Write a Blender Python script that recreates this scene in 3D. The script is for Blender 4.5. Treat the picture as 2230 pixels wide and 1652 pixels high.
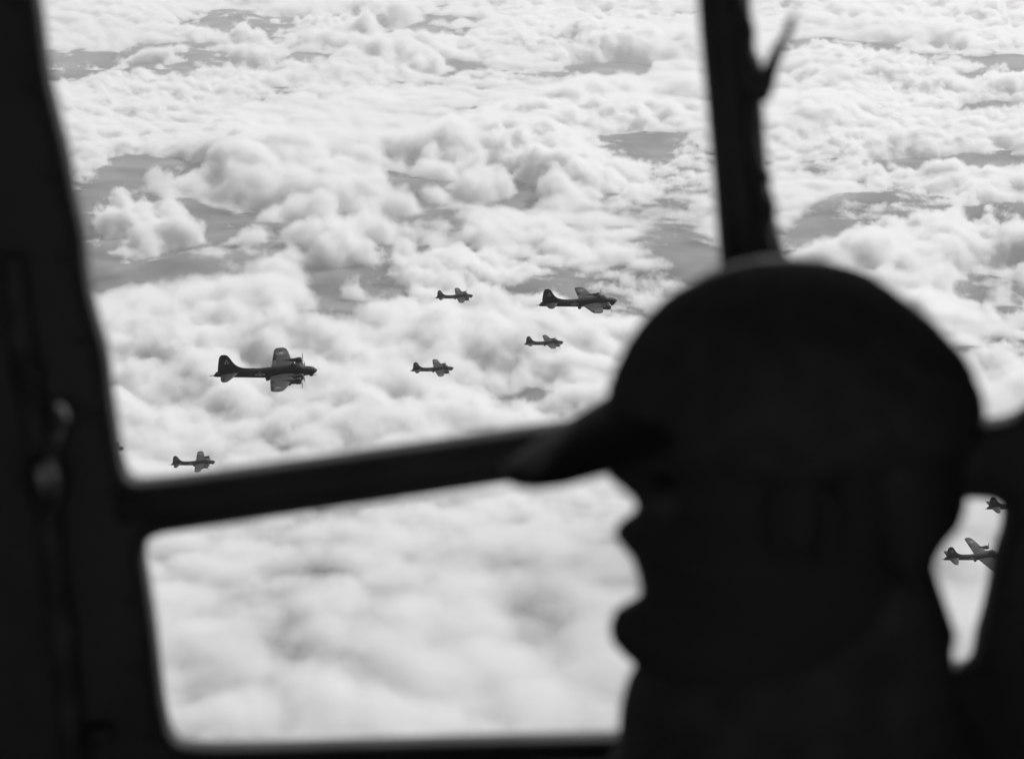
import bpy, bmesh, math, random
import numpy as np
from mathutils import Vector, Matrix

for o in list(bpy.data.objects):
    bpy.data.objects.remove(o, do_unlink=True)
scene = bpy.context.scene
COL = scene.collection
R = math.radians

# ---------------------------------------------------------------- camera
PITCH = R(17.5)
FPX = 4161.0                      # focal length in pixels of a 2230 px wide frame
cam_d = bpy.data.cameras.new('camera')
cam = bpy.data.objects.new('camera', cam_d)
COL.objects.link(cam)
cam.location = (0, 0, 0)
cam.rotation_euler = (math.pi / 2 - PITCH, 0, 0)
cam_d.sensor_width = 36.0
cam_d.lens = 36.0 * FPX / 2230.0
cam_d.clip_start = 0.05
cam_d.clip_end = 400000
cam_d.dof.use_dof = True
cam_d.dof.focus_distance = 900.0
cam_d.dof.aperture_fstop = 6.2
scene.camera = cam

# ---------------------------------------------------------------- sky and sun (black and white film: no colour anywhere)
SUN_AZ = R(52)                    # to the right of the view direction (+Y), beyond the window
SUN_EL = R(46)
world = bpy.data.worlds.new('World')
scene.world = world
world.use_nodes = True
wn = world.node_tree
wn.nodes.clear()
sky = wn.nodes.new('ShaderNodeTexSky')
sky.sky_type = 'NISHITA'
sky.sun_disc = False
sky.sun_elevation = SUN_EL
sky.sun_rotation = SUN_AZ
sky.altitude = 3000
bw = wn.nodes.new('ShaderNodeRGBToBW')
bg = wn.nodes.new('ShaderNodeBackground')
bg.inputs['Strength'].default_value = 0.15
wo = wn.nodes.new('ShaderNodeOutputWorld')
wn.links.new(sky.outputs[0], bw.inputs[0])
wn.links.new(bw.outputs[0], bg.inputs['Color'])
wn.links.new(bg.outputs[0], wo.inputs['Surface'])
sun_d = bpy.data.lights.new('sun', 'SUN')
sun_d.energy = 5.0
sun_d.angle = R(0.53)
sun_d.color = (1, 1, 1)
sun = bpy.data.objects.new('sun', sun_d)
COL.objects.link(sun)
sdir = Vector((math.sin(SUN_AZ) * math.cos(SUN_EL), math.cos(SUN_AZ) * math.cos(SUN_EL), math.sin(SUN_EL)))
sun.rotation_euler = sdir.to_track_quat('Z', 'Y').to_euler()
sun.location = (0, 0, 50)

scene.view_settings.view_transform = 'Standard'
scene.view_settings.look = 'None'
scene.view_settings.gamma = 1.0
scene.view_settings.exposure = 0.06
cy = scene.cycles
cy.max_bounces = 10
cy.diffuse_bounces = 4
cy.glossy_bounces = 3
cy.transmission_bounces = 2
cy.transparent_max_bounces = 6
cy.volume_bounces = 3
cy.volume_step_rate = 2.5
cy.volume_max_steps = 128
cy.use_denoising = True
cy.denoiser = 'OPENIMAGEDENOISE'
cy.use_adaptive_sampling = True
cy.adaptive_threshold = 0.02
cy.caustics_reflective = False
cy.caustics_refractive = False

# ---------------------------------------------------------------- helpers
def px_dir(px, py):
    """direction of a pixel of the 2230 x 1652 photograph"""
    a = (px - 1115.0) / FPX
    b = (py - 826.0) / FPX
    fw = Vector((0, math.cos(PITCH), -math.sin(PITCH)))
    up = Vector((0, math.sin(PITCH), math.cos(PITCH)))
    return fw + Vector((1, 0, 0)) * a - up * b

def px_on_y(px, py, y):
    d = px_dir(px, py)
    return d * (y / d.y)

def px_on_z(px, py, z):
    d = px_dir(px, py)
    return d * (z / d.z)

def material(name, g, rough=0.6, metal=0.0, spec=0.4, var=0.0, scale=8.0, bump=0.0):
    m = bpy.data.materials.new(name)
    m.use_nodes = True
    nt = m.node_tree
    b = nt.nodes['Principled BSDF']
    b.inputs['Base Color'].default_value = (g, g, g, 1)
    b.inputs['Roughness'].default_value = rough
    b.inputs['Metallic'].default_value = metal
    b.inputs['Specular IOR Level'].default_value = spec
    if var or bump:
        tc = nt.nodes.new('ShaderNodeTexCoord')
        n = nt.nodes.new('ShaderNodeTexNoise')
        n.inputs['Scale'].default_value = scale
        n.inputs['Detail'].default_value = 6
        nt.links.new(tc.outputs['Object'], n.inputs['Vector'])
        if var:
            mr = nt.nodes.new('ShaderNodeMapRange')
            mr.inputs['From Min'].default_value = 0.3
            mr.inputs['From Max'].default_value = 0.7
            mr.inputs['To Min'].default_value = g * (1 - var)
            mr.inputs['To Max'].default_value = g * (1 + var)
            nt.links.new(n.outputs['Fac'], mr.inputs['Value'])
            nt.links.new(mr.outputs[0], b.inputs['Base Color'])
        if bump:
            bp = nt.nodes.new('ShaderNodeBump')
            bp.inputs['Strength'].default_value = bump
            bp.inputs['Distance'].default_value = 0.01
            nt.links.new(n.outputs['Fac'], bp.inputs['Height'])
            nt.links.new(bp.outputs[0], b.inputs['Normal'])
    return m

def link(name, me, mat=None, parent=None, smooth=True):
    o = bpy.data.objects.new(name, me)
    COL.objects.link(o)
    if mat is not None and not me.materials:
        me.materials.append(mat)
    if smooth:
        me.polygons.foreach_set('use_smooth', [True] * len(me.polygons))
    if parent is not None:
        o.parent = parent
    return o

def mesh(name, verts, faces):
    me = bpy.data.meshes.new(name)
    me.from_pydata([tuple(v) for v in verts], [], faces)
    me.update()
    return me

def grid_mesh(name, P, close_u=False):
    """mesh from an (nr, nc, 3) array of points, built fast"""
    nr, nc = P.shape[:2]
    idx = np.arange(nr * nc).reshape(nr, nc)
    if close_u:
        idx = np.concatenate([idx, idx[:, :1]], axis=1)
    q = np.stack([idx[:-1, :-1], idx[:-1, 1:], idx[1:, 1:], idx[1:, :-1]], axis=-1).reshape(-1, 4)
    return np_mesh(name, P.reshape(-1, 3), q)

def np_mesh(name, V, Q):
    me = bpy.data.meshes.new(name)
    me.vertices.add(len(V))
    me.vertices.foreach_set('co', np.asarray(V, np.float32).ravel())
    k = Q.shape[1]
    me.loops.add(Q.size)
    me.loops.foreach_set('vertex_index', Q.astype(np.int32).ravel())
    me.polygons.add(len(Q))
    me.polygons.foreach_set('loop_start', np.arange(0, Q.size, k, dtype=np.int32))
    me.update(calc_edges=True)
    me.validate()
    return me

def tag(o, label=None, cat=None, group=None, kind=None):
    for k, v in (('label', label), ('category', cat), ('group', group), ('kind', kind)):
        if v:
            o[k] = v
    return o

# ================================================================ the cloud deck
DECK = -1600.0
LOW = -1622.0
VOX = 16.0; BAND = 130.0; VDENS = 0.12; CORE = 150.0
_rng = np.random.RandomState(7)
PERM = _rng.permutation(512).astype(np.int32)
PERM = np.concatenate([PERM, PERM, PERM])
RND = _rng.rand(512, 4).astype(np.float32)

def _h2(i, j, s):
    return PERM[PERM[(i + s * 37) & 511] + (j & 511)]

def gnoise(x, y, cell, s=0):
    u = x / cell; v = y / cell
    i = np.floor(u).astype(np.int32); j = np.floor(v).astype(np.int32)
    fu = (u - i).astype(np.float32); fv = (v - j).astype(np.float32)
    su = fu * fu * fu * (fu * (fu * 6 - 15) + 10); sv = fv * fv * fv * (fv * (fv * 6 - 15) + 10)
    def g(a, b):
        t = RND[_h2(i + a, j + b, s), 0] * 6.2832
        return np.cos(t) * (fu - a) + np.sin(t) * (fv - b)
    x0 = g(0, 0) * (1 - su) + g(1, 0) * su
    x1 = g(0, 1) * (1 - su) + g(1, 1) * su
    return (x0 * (1 - sv) + x1 * sv) * 1.5

def fbm(x, y, cell, octs=4, s=0, gain=0.5):
    a = 1.0; r = 0; t = 0
    for k in range(octs):
        r = r + a * gnoise(x, y, cell / 2 ** k, s + k * 3); t += a; a *= gain
    return r / t

def puffs(x, y, cell, s=0):
    """tops of scattered spheres, in units of the cell"""
    u = x / cell; v = y / cell
    i = np.floor(u).astype(np.int32); j = np.floor(v).astype(np.int32)
    best = np.zeros(x.shape, np.float32)
    for a in (-1, 0, 1):
        for b in (-1, 0, 1):
            h = _h2(i + a, j + b, s)
            r = 0.38 + 0.42 * RND[h, 2]
            d = (u - i - a - RND[h, 0]) ** 2 + (v - j - b - RND[h, 1]) ** 2
            best = np.maximum(best, (r * r - d).astype(np.float32))
    return np.sqrt(best)

def puffs3(x, y, z, cell, s=0):
    u = x / cell; v = y / cell; w = z / cell
    i = np.floor(u).astype(np.int32); j = np.floor(v).astype(np.int32); k = np.floor(w).astype(np.int32)
    fu = (u - i).astype(np.float32); fv = (v - j).astype(np.float32); fw = (w - k).astype(np.float32)
    best = np.full(x.shape, 9.0, np.float32)
    for a in (-1, 0, 1):
        for b in (-1, 0, 1):
            h1 = PERM[(i + a + s * 37) & 511] + ((j + b) & 511)
            for c in (-1, 0, 1):
                h = PERM[PERM[h1] + ((k + c) & 511)]
                rr = RND[h]
                d = (fu - a - rr[..., 0]) ** 2 + (fv - b - rr[..., 1]) ** 2 + (fw - c - rr[..., 2]) ** 2
                np.minimum(best, d, out=best)
    return np.clip(1.0 - np.sqrt(best), 0, 1)

def smooth01(t):
    t = np.clip(t, 0, 1)
    return t * t * (3 - 2 * t)

# openings and one shaded cloud flank in the deck, heaps on it, found in the photograph: (px, py, half width px, half height px, metres)
HOLES = [
    (235, 520, 155, 88, 460), (350, 400, 110, 52, 360), (480, 575, 170, 46, 400), (460, 490, 150, 60, 330),
    (850, 500, 135, 55, 400), (775, 635, 85, 58, 400), (705, 710, 70, 38, 360), (640, 480, 100, 36, 280),
    (1000, 405, 130, 55, 260), (820, 358, 110, 28, 280),  # first entry: shaded side of a big cloud, shaped as an opening
    (760, 58, 280, 30, 280), (480, 125, 270, 32, 300), (300, 146, 210, 24, 250), (800, 138, 170, 18, 240),
    (1900, 106, 180, 24, 320), (2130, 150, 160, 24, 330), (2050, 350, 130, 20, 300), (1490, 208, 70, 14, 200),
    (1330, 148, 70, 18, 240), (2190, 610, 90, 50, 330), (1790, 495, 60, 45, 75), (2180, 480, 70, 30, 260),
    (1410, 310, 60, 30, 55), (1090, 825, 120, 40, 60), (620, 1420, 90, 40, 25), (1160, 1325, 90, 45, 25),
    (520, 900, 170, 40, 40), (1520, 560, 60, 36, 45), (2190, 242, 80, 14, 280),
]
HEAPS = [
    (510, 345, 110, 60, 70), (1180, 375, 170, 70, 60), (1330, 105, 140, 34, 60), (1860, 150, 130, 44, 70),
    (575, 70, 90, 24, 60), (740, 565, 70, 50, 51), (1060, 500, 140, 50, 41),
    (425, 505, 24, 24, 55), (960, 445, 30, 24, 46), (1290, 540, 180, 50, 32),
    (2020, 170, 70, 30, 60), (2080, 610, 130, 40, 37), (330, 25, 130, 20, 37), (450, 670, 220, 60, 32),
    (860, 935, 160, 40, 27), (1800, 260, 130, 34, 27), (250, 340, 100, 46, 37), (1500, 105, 60, 34, 55),
]

def placed(x, y, spots, wob):
    """sum of soft patches that lie on the deck where the photograph shows them"""
    out = np.zeros(x.shape, np.float32)
    for px, py, hw, hh, m in spots:
        c = px_on_z(px, py, DECK); e = px_on_z(px + hw, py, DECK)
        n = px_on_z(px, py + hh, DECK); f = px_on_z(px, py - hh, DECK)
        rx = abs(e.x - c.x); ry = (f.y - n.y) / 2; cy_ = (f.y + n.y) / 2
        sl = c.x / c.y
        dx = (x - c.x - (y - c.y) * sl) / rx; dy = (y - cy_) / ry
        d = np.sqrt(dx * dx + dy * dy) + wob
        out = np.maximum(out, m * smooth01((1.35 - d) / (0.65 if m >= 240 else 0.95))) if m > 0 else out
    return out

def base_height(x, y):
    wx = x + 160 * fbm(x, y, 700, 3, 11); wy = y + 160 * fbm(x, y, 700, 3, 23)
    wob = 0.42 * fbm(x, y, 420, 4, 31)
    act = smooth01(0.42 + 1.9 * fbm(x, y, 1900, 3, 5))
    near = smooth01((5600 - np.hypot(x, y)) / 1800)      # the near part is smooth stratus
    act = act * (1 - 0.8 * near)
    h = DECK + 20 + 55 * fbm(x, y, 2600, 4, 2)
    h = h + (0.2 + 0.8 * act) * (52 * puffs(wx, wy, 620, 1) + 52 * puffs(wx, wy, 300, 4)) * (1 - 0.5 * near)
    h = h + near * 30 * fbm(x, y, 600, 4, 47)
    h = h + placed(x, y, HEAPS, wob * 1.7)
    gap = placed(x, y, HOLES, 0.75 * fbm(x, y, 520, 5, 37, 0.62))
    bits = smooth01((puffs(wx, wy, 230, 51) - 0.22) / 0.5) * smooth01(0.55 + 2.2 * fbm(x, y, 800, 3, 57))
    hg = h - gap
    veil = LOW - 22 + 165 * fbm(x, y, 520, 5, 91, 0.6)
    h = hg + (np.maximum(np.maximum(hg, LOW - 110 + 220 * bits), veil) - hg) * smooth01(gap / 200)      # scraps of cloud left in the openings
    return h, act, near, gap

# ---- the soft sunlit skin of the clouds: a closed body of bright scattering vapour
NR, NC = 620, 520
dep = np.linspace(R(41), R(3.3), NR)
az = np.linspace(R(-23), R(23), NC)
rad = (-DECK) / np.tan(dep)
X = (rad[:, None] * np.sin(az)[None, :]).astype(np.float32)
Y = (rad[:, None] * np.cos(az)[None, :]).astype(np.float32)
H, ACT, NEAR, GAP = base_height(X, Y)
H = H + (0.35 + 0.65 * ACT) * 0.5 * 130 * puffs(X + 30 * gnoise(X, Y, 120, 61), Y, 130, 9)
P = np.stack([X, Y, H], -1).astype(np.float32)
for cell, amp, seed in ((150, 62, 13), (68, 40, 17)):
    du = np.gradient(P, axis=1); dv = np.gradient(P, axis=0)
    N = np.cross(dv, du); N /= np.linalg.norm(N, axis=-1, keepdims=True) + 1e-9
    N *= np.sign(N[..., 2:3])
    q = P + 0.35 * cell * np.stack([gnoise(X, Y, cell * 1.3, 71), gnoise(Y, X, cell * 1.3, 73), gnoise(X + Y, X - Y, cell * 1.3, 79)], -1)
    s = puffs3(q[..., 0], q[..., 1], q[..., 2], cell, seed)
    P = P + N * (amp * s * (0.12 + 0.88 * ACT) * (1.0 - 0.8 * NEAR))[..., None]
SKIN_H = P[..., 2]
nv = NR * NC
top = np.arange(nv).reshape(NR, NC)
quads = np.stack([top[:-1, :-1], top[1:, :-1], top[1:, 1:], top[:-1, 1:]], -1).reshape(-1, 4)
ring = np.concatenate([top[0, :], top[1:, -1], top[-1, -2::-1], top[-2:0:-1, 0]])
V = P.reshape(-1, 3)
low_ring = V[ring].copy(); low_ring[:, 2] = -2600
lo = nv + np.arange(len(ring))
side = np.stack([ring, np.roll(ring, -1), np.roll(lo, -1), lo], -1)
skin_me = np_mesh('cloud_vapour', np.concatenate([V, low_ring]), np.concatenate([quads, side]))
bm = bmesh.new(); bm.from_mesh(skin_me); bm.verts.ensure_lookup_table()
bm.faces.new([bm.verts[int(i)] for i in lo[::-1]])
bmesh.ops.recalc_face_normals(bm, faces=bm.faces[:])
bm.to_mesh(skin_me); bm.free()

vap = bpy.data.materials.new('cloud_vapour')
vap.use_nodes = True
nt = vap.node_tree; nt.nodes.clear()
def node(t, **k):
    n = nt.nodes.new(t)
    for a, v in k.items():
        setattr(n, a, v)
    return n
def mth(op, a, b, clamp=False):
    n = node('ShaderNodeMath', operation=op, use_clamp=clamp)
    for i, v in enumerate((a, b)):
        if isinstance(v, (int, float)):
            n.inputs[i].default_value = v
        else:
            nt.links.new(v, n.inputs[i])
    return n.outputs[0]
va = node('ShaderNodeAttribute', attribute_name='density')
tc = node('ShaderNodeTexCoord')
nz = node('ShaderNodeTexNoise')
nz.inputs['Scale'].default_value = 1 / 115.0
nz.inputs['Detail'].default_value = 4.0
nz.inputs['Roughness'].default_value = 0.7
nt.links.new(tc.outputs['Object'], nz.inputs['Vector'])
sx = node('ShaderNodeSeparateXYZ'); nt.links.new(tc.outputs['Object'], sx.inputs[0])
farm = node('ShaderNodeMapRange', interpolation_type='SMOOTHSTEP')
farm.inputs['From Min'].default_value = 3300; farm.inputs['From Max'].default_value = 6200
farm.inputs['To Min'].default_value = 0.34; farm.inputs['To Max'].default_value = 1.0
nt.links.new(sx.outputs['Y'], farm.inputs['Value'])
nb = node('ShaderNodeTexNoise'); nb.inputs['Scale'].default_value = 1 / 1300.0; nb.inputs['Detail'].default_value = 0.0
nt.links.new(tc.outputs['Object'], nb.inputs['Vector'])
vary = node('ShaderNodeMapRange')
vary.inputs['From Min'].default_value = 0.34; vary.inputs['From Max'].default_value = 0.62
vary.inputs['To Min'].default_value = 0.45; vary.inputs['To Max'].default_value = 1.0
nt.links.new(nb.outputs['Fac'], vary.inputs['Value'])
er = mth('MULTIPLY', mth('SUBTRACT', nz.outputs['Fac'], 0.25), mth('MULTIPLY', mth('MULTIPLY', farm.outputs[0], vary.outputs[0]), 1.65))
dd = mth('MULTIPLY', mth('SUBTRACT', va.outputs['Fac'], er), mth('MULTIPLY', mth('ADD', mth('MULTIPLY', farm.outputs[0], 1.4), 0.6), vary.outputs[0]), True)
dens = mth('MULTIPLY', dd, VDENS)
pv = node('ShaderNodeVolumePrincipled')
pv.inputs['Color'].default_value = (0.995, 0.995, 0.995, 1)
pv.inputs['Anisotropy'].default_value = 0.2
pv.inputs['Density Attribute'].default_value = ''
nt.links.new(dens, pv.inputs['Density'])
om = node('ShaderNodeOutputMaterial')
nt.links.new(pv.outputs[0], om.inputs['Volume'])

gn = bpy.data.node_groups.new('vapour_from_surface', 'GeometryNodeTree')
gn.interface.new_socket('Geometry', in_out='INPUT', socket_type='NodeSocketGeometry')
gn.interface.new_socket('Geometry', in_out='OUTPUT', socket_type='NodeSocketGeometry')
gi = gn.nodes.new('NodeGroupInput'); go = gn.nodes.new('NodeGroupOutput')
mv = gn.nodes.new('GeometryNodeMeshToVolume')
mv.resolution_mode = 'VOXEL_SIZE'
mv.inputs['Density'].default_value = 1.0
mv.inputs['Voxel Size'].default_value = VOX
mv.inputs['Interior Band Width'].default_value = BAND
sm = gn.nodes.new('GeometryNodeSetMaterial'); sm.inputs['Material'].default_value = vap
gn.links.new(gi.outputs[0], mv.inputs['Mesh'])
gn.links.new(mv.outputs[0], sm.inputs[0])
gn.links.new(sm.outputs[0], go.inputs[0])

# ---- the dense body of the deck under that skin, all round the formation
azc = np.concatenate([np.linspace(R(-23), R(23), 420), np.linspace(R(24), R(336), 120)])
depc = np.linspace(R(41), R(3.3), 460)
radc = np.concatenate([[60, 500, 1000, 1500], (-DECK) / np.tan(depc), [32000, 45000, 70000, 100000]])
XC = (radc[:, None] * np.sin(azc)[None, :]).astype(np.float32)
YC = (radc[:, None] * np.cos(azc)[None, :]).astype(np.float32)
HC, ACTC, NEARC, GAPC = base_height(XC, YC)
HC = HC + (0.35 + 0.65 * ACTC) * 0.5 * 130 * puffs(XC + 30 * gnoise(XC, YC, 120, 61), YC, 130, 9) - CORE
HC = HC - 260 * smooth01(GAPC / 160)
deck_me = grid_mesh('cloud_deck', np.stack([XC, YC, HC], -1), close_u=True)
mcore = material('cloud_body', 0.80, rough=1.0, spec=0.0)
deck = link('cloud_deck', deck_me, mcore)
tag(deck, 'broken deck of bright heaped clouds far below the bombers', 'clouds', kind='stuff')
skin = link('cloud_vapour', skin_me, vap, deck)
skin['kind'] = 'stuff'
md = skin.modifiers.new('vapour', 'NODES'); md.node_group = gn

# ---- the dull lower layer seen through the openings, out to the horizon
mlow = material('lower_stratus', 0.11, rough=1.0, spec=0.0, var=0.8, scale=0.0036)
azl = np.concatenate([np.linspace(R(-23), R(23), 260), np.linspace(R(24), R(336), 60)])
radl = np.concatenate([[60, 500, 1000, 1500], (-DECK) / np.tan(np.linspace(R(41), R(3.3), 200)), [32000, 60000, 90000, 110000]])
XL = radl[:, None] * np.sin(azl)[None, :]; YL = radl[:, None] * np.cos(azl)[None, :]
ZL = LOW + np.where(np.hypot(XL, YL) > 30000, 0, 70) * fbm(XL, YL, 700, 4, 87)
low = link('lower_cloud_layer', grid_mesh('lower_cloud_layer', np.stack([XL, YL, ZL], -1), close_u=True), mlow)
tag(low, 'smooth grey lower cloud layer seen through the openings', 'clouds', kind='stuff')

# ================================================================ the bombers
def loft(name, rings, cap=True):
    """rings: list of equal-length closed point lists"""
    n = len(rings[0])
    verts = [p for r in rings for p in r]
    faces = []
    for k in range(len(rings) - 1):
        for i in range(n):
            j = (i + 1) % n
            faces.append((k * n + i, k * n + j, (k + 1) * n + j, (k + 1) * n + i))
    if cap:
        faces.append(tuple(range(n))[::-1])
        faces.append(tuple((len(rings) - 1) * n + i for i in range(n)))
    me = mesh(name, verts, faces)
    bm = bmesh.new(); bm.from_mesh(me)
    bmesh.ops.recalc_face_normals(bm, faces=bm.faces[:])
    bm.to_mesh(me); bm.free()
    return me

m_olive = material('olive_drab_paint', 0.026, rough=0.55, spec=0.3, var=0.25, scale=1.6)
m_side = material('olive_drab_shaded', 0.018, rough=0.6, spec=0.2, var=0.2, scale=1.2)  # darker copy of the olive drab; carries the shade of the backlit fuselage
m_dark = material('dark_rubber_paint', 0.02, rough=0.5, spec=0.3)
m_cowl = material('cowling_paint', 0.02, rough=0.4, spec=0.4, var=0.2, scale=3)
m_gun = material('gun_steel', 0.04, rough=0.35, metal=0.6)
m_glass = material('plexiglass', 0.05, rough=0.12, spec=0.6)
m_hub = material('bare_metal', 0.45, rough=0.3, metal=1.0)
m_white = material('weathered_white_paint', 0.22, rough=0.7, spec=0.2, var=0.2, scale=3)
m_blue = material('insignia_blue_paint', 0.028, rough=0.6, spec=0.2)

NOSE = 11.3
FUS = [  # s, z top, z bottom, half width
    (0.75, 0.66, -0.86, 0.74), (1.2, 0.78, -0.98, 0.88), (2.0, 0.92, -1.08, 1.0), (2.7, 1.02, -1.14, 1.07), (3.1, 1.22, -1.18, 1.1),
    (3.55, 1.62, -1.2, 1.12), (4.0, 1.72, -1.22, 1.14), (5.0, 1.66, -1.24, 1.15), (6.0, 1.5, -1.25, 1.15),
    (8.0, 1.34, -1.25, 1.14), (9.6, 1.26, -1.24, 1.12), (10.0, 1.16, -1.22, 1.1), (12.0, 1.06, -1.1, 1.02), (14.0, 0.98, -0.96, 0.9),
    (16.0, 0.92, -0.82, 0.74), (18.0, 0.86, -0.68, 0.6), (20.0, 0.76, -0.54, 0.46), (20.9, 0.62, -0.48, 0.42),
    (21.6, 0.46, -0.42, 0.36), (22.1, 0.24, -0.34, 0.27), (22.35, 0.06, -0.2, 0.14)]
FS = np.array(FUS)

def fus_at(s):
    return [float(np.interp(s, FS[:, 0], FS[:, k])) for k in (1, 2, 3)]

def ring_at(s, zt, zb, hw, n=28):
    zc = (zt + zb) / 2; hh = (zt - zb) / 2
    return [(NOSE - s, hw * math.cos(2 * math.pi * i / n), zc + hh * math.sin(2 * math.pi * i / n)) for i in range(n)]

def airfoil(f0, f1, n=9):
    """upper and lower outline between chord fractions, as (fraction, +/- thickness)"""
    fs = [f0 + (f1 - f0) * (0.5 - 0.5 * math.cos(math.pi * i / n)) for i in range(n + 1)]
    th = lambda f: 5 * (0.2969 * math.sqrt(max(f, 0)) - 0.126 * f - 0.3516 * f * f + 0.2843 * f ** 3 - 0.1030 * f ** 4) if f < 0.999 else 0.004
    up = [(f, th(f)) for f in fs]
    dn = [(f, -0.75 * th(f)) for f in reversed(fs)]
    if f0 <= 0.001:
        dn = dn[:-1]
    return up + dn

WING = [  # span y, s leading edge, s trailing edge, thickness ratio
    (0.4, 4.55, 10.15, 0.18), (3.0, 4.9, 10.12, 0.17), (6.0, 5.33, 10.02, 0.155), (9.0, 5.8, 9.9, 0.14), (12.0, 6.28, 9.78, 0.12),
    (13.8, 6.6, 9.7, 0.11), (14.8, 6.86, 9.58, 0.105), (15.3, 7.1, 9.4, 0.1), (15.62, 7.42, 9.12, 0.09), (15.78, 7.85, 8.75, 0.08)]
WG = np.array(WING)
def wing_z(y):
    return -0.62 + abs(y) * math.tan(R(4.6))

def wing_ring(y, side, f0, f1, grow=1.0):
    le, te, tk = (float(np.interp(y, WG[:, 0], WG[:, k])) for k in (1, 2, 3))
    c = te - le
    return [(NOSE - (le + f * c), side * y, wing_z(y) + t * tk * c * grow + (0.0 if grow == 1 else 0)) for f, t in airfoil(f0, f1)]

def wing_top(y, s):
    le, te, tk = (float(np.interp(abs(y), WG[:, 0], WG[:, k])) for k in (1, 2, 3))
    f = min(max((s - le) / (te - le), 0.01), 0.98)
    t = [b for a, b in airfoil(f, f + 1e-6, 1)][0]
    return wing_z(y) + t * tk * (te - le)

FIN = [  # z, s leading edge, s trailing edge
    (0.35, 11.6, 21.42), (0.98, 12.0, 21.4), (1.08, 13.2, 21.39), (1.18, 14.8, 21.38), (1.28, 15.6, 21.37), (1.45, 16.3, 21.35), (1.75, 17.0, 21.32), (2.2, 17.6, 21.24), (2.8, 18.08, 21.14),
    (3.4, 18.45, 21.02), (3.85, 18.72, 20.9), (4.18, 18.98, 20.72), (4.38, 19.25, 20.5), (4.48, 19.6, 20.2)]
def fin_ring(z, le, te, f0, f1, grow=1.0):
    c = te - le; tk = 0.09 * grow if z > 1.5 else 0.06 * grow
    return [(NOSE - (le + f * c), (t if t > 0 else t / 0.75) * tk * c, z) for f, t in airfoil(f0, f1)]

TAILP = [(0.25, 17.0, 20.75), (1.5, 17.35, 20.72), (3.2, 17.9, 20.66), (4.6, 18.4, 20.58), (5.6, 18.8, 20.45), (6.15, 19.1, 20.25), (6.45, 19.5, 19.95)]

STAR = [(math.sin(k * math.pi / 5) * (1 if k % 2 == 0 else 0.382), math.cos(k * math.pi / 5) * (1 if k % 2 == 0 else 0.382)) for k in range(10)]

def flat_shape(outline, fn, sub=0):
    """a flat painted shape, its points laid on a surface by fn(u, v)"""
    bm = bmesh.new()
    vs = [bm.verts.new((u, v, 0)) for u, v in outline]
    bm.faces.new(vs)
    bmesh.ops.triangulate(bm, faces=bm.faces[:])
    if sub:
        bmesh.ops.subdivide_edges(bm, edges=bm.edges[:], cuts=sub, use_grid_fill=True)
    for v in bm.verts:
        v.co = Vector(fn(v.co.x, v.co.y))
    me = bpy.data.meshes.new('paint')
    bm.to_mesh(me); bm.free()
    return me

LETTER_A = [(-0.5, 0), (-0.28, 0), (-0.18, 0.32), (0.18, 0.32), (0.28, 0), (0.5, 0), (0.13, 1.0), (-0.13, 1.0)]
A_HOLE = [(-0.1, 0.5), (0.1, 0.5), (0.0, 0.82)]
TRI = [(-0.62, -0.45), (0.62, -0.45), (0.0, 0.75)]
circle = lambda r, n=28: [(r * math.cos(2 * math.pi * i / n), r * math.sin(2 * math.pi * i / n)) for i in range(n)]

def insignia(parent, fn, r, bars=True):
    """star in a disc with two side bars, as painted on the bombers"""
    d = link('insignia', flat_shape(circle(r), lambda u, v: fn(u, v, 0.010), 1), m_blue, parent)
    link('star', flat_shape([(x * r * 0.97, y * r * 0.97) for x, y in STAR], lambda u, v: fn(u, v, 0.020), 1), m_white, d)
    link('border', flat_shape(circle(r * 1.13), lambda u, v: fn(u, v, 0.004), 1), m_white, d)
    for sg in ((-1, 1) if bars else ()):
        link('bar', flat_shape([(sg * r * 1.02, -r * 0.26), (sg * r * 1.95, -r * 0.26), (sg * r * 1.95, r * 0.26), (sg * r * 1.02, r * 0.26)],
                               lambda u, v: fn(u, v, 0.016), 2), m_white, d)

def triangle_a(parent, fn, r):
    d = link('triangle_marking', flat_shape([(x * r, y * r) for x, y in TRI], lambda u, v: fn(u, v, 0.012), 2), m_white, parent)
    link('letter', flat_shape([(x * r * 0.50, y * r * 0.58 - 0.36 * r) for x, y in LETTER_A], lambda u, v: fn(u, v, 0.022), 1), m_blue, d)
    link('letter_counter', flat_shape([(x * r * 0.50, y * r * 0.58 - 0.36 * r) for x, y in A_HOLE], lambda u, v: fn(u, v, 0.030), 0), m_white, d)

def ball(name, c, rx, ry, rz, mat, parent, n=16, m=10, zmin=-1.0):
    rings = []
    for k in range(m + 1):
        a = -math.pi / 2 + math.pi * k / m
        sz = max(math.sin(a), zmin)
        rr = max(math.cos(math.asin(sz)), 0.02)
        rings.append([(c[0] + rx * rr * math.cos(2 * math.pi * i / n), c[1] + ry * rr * math.sin(2 * math.pi * i / n), c[2] + rz * sz) for i in range(n)])
    return link(name, loft(name, rings), mat, parent)

def rod(name, a, b, ra, rb, mat, parent, n=8):
    a = Vector(a); b = Vector(b); d = (b - a).normalized()
    u = d.orthogonal().normalized(); w = d.cross(u)
    rings = [[tuple(p + (u * math.cos(2 * math.pi * i / n) + w * math.sin(2 * math.pi * i / n)) * r) for i in range(n)] for p, r in ((a, ra), (b, rb))]
    return link(name, loft(name, rings), mat, parent)

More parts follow.
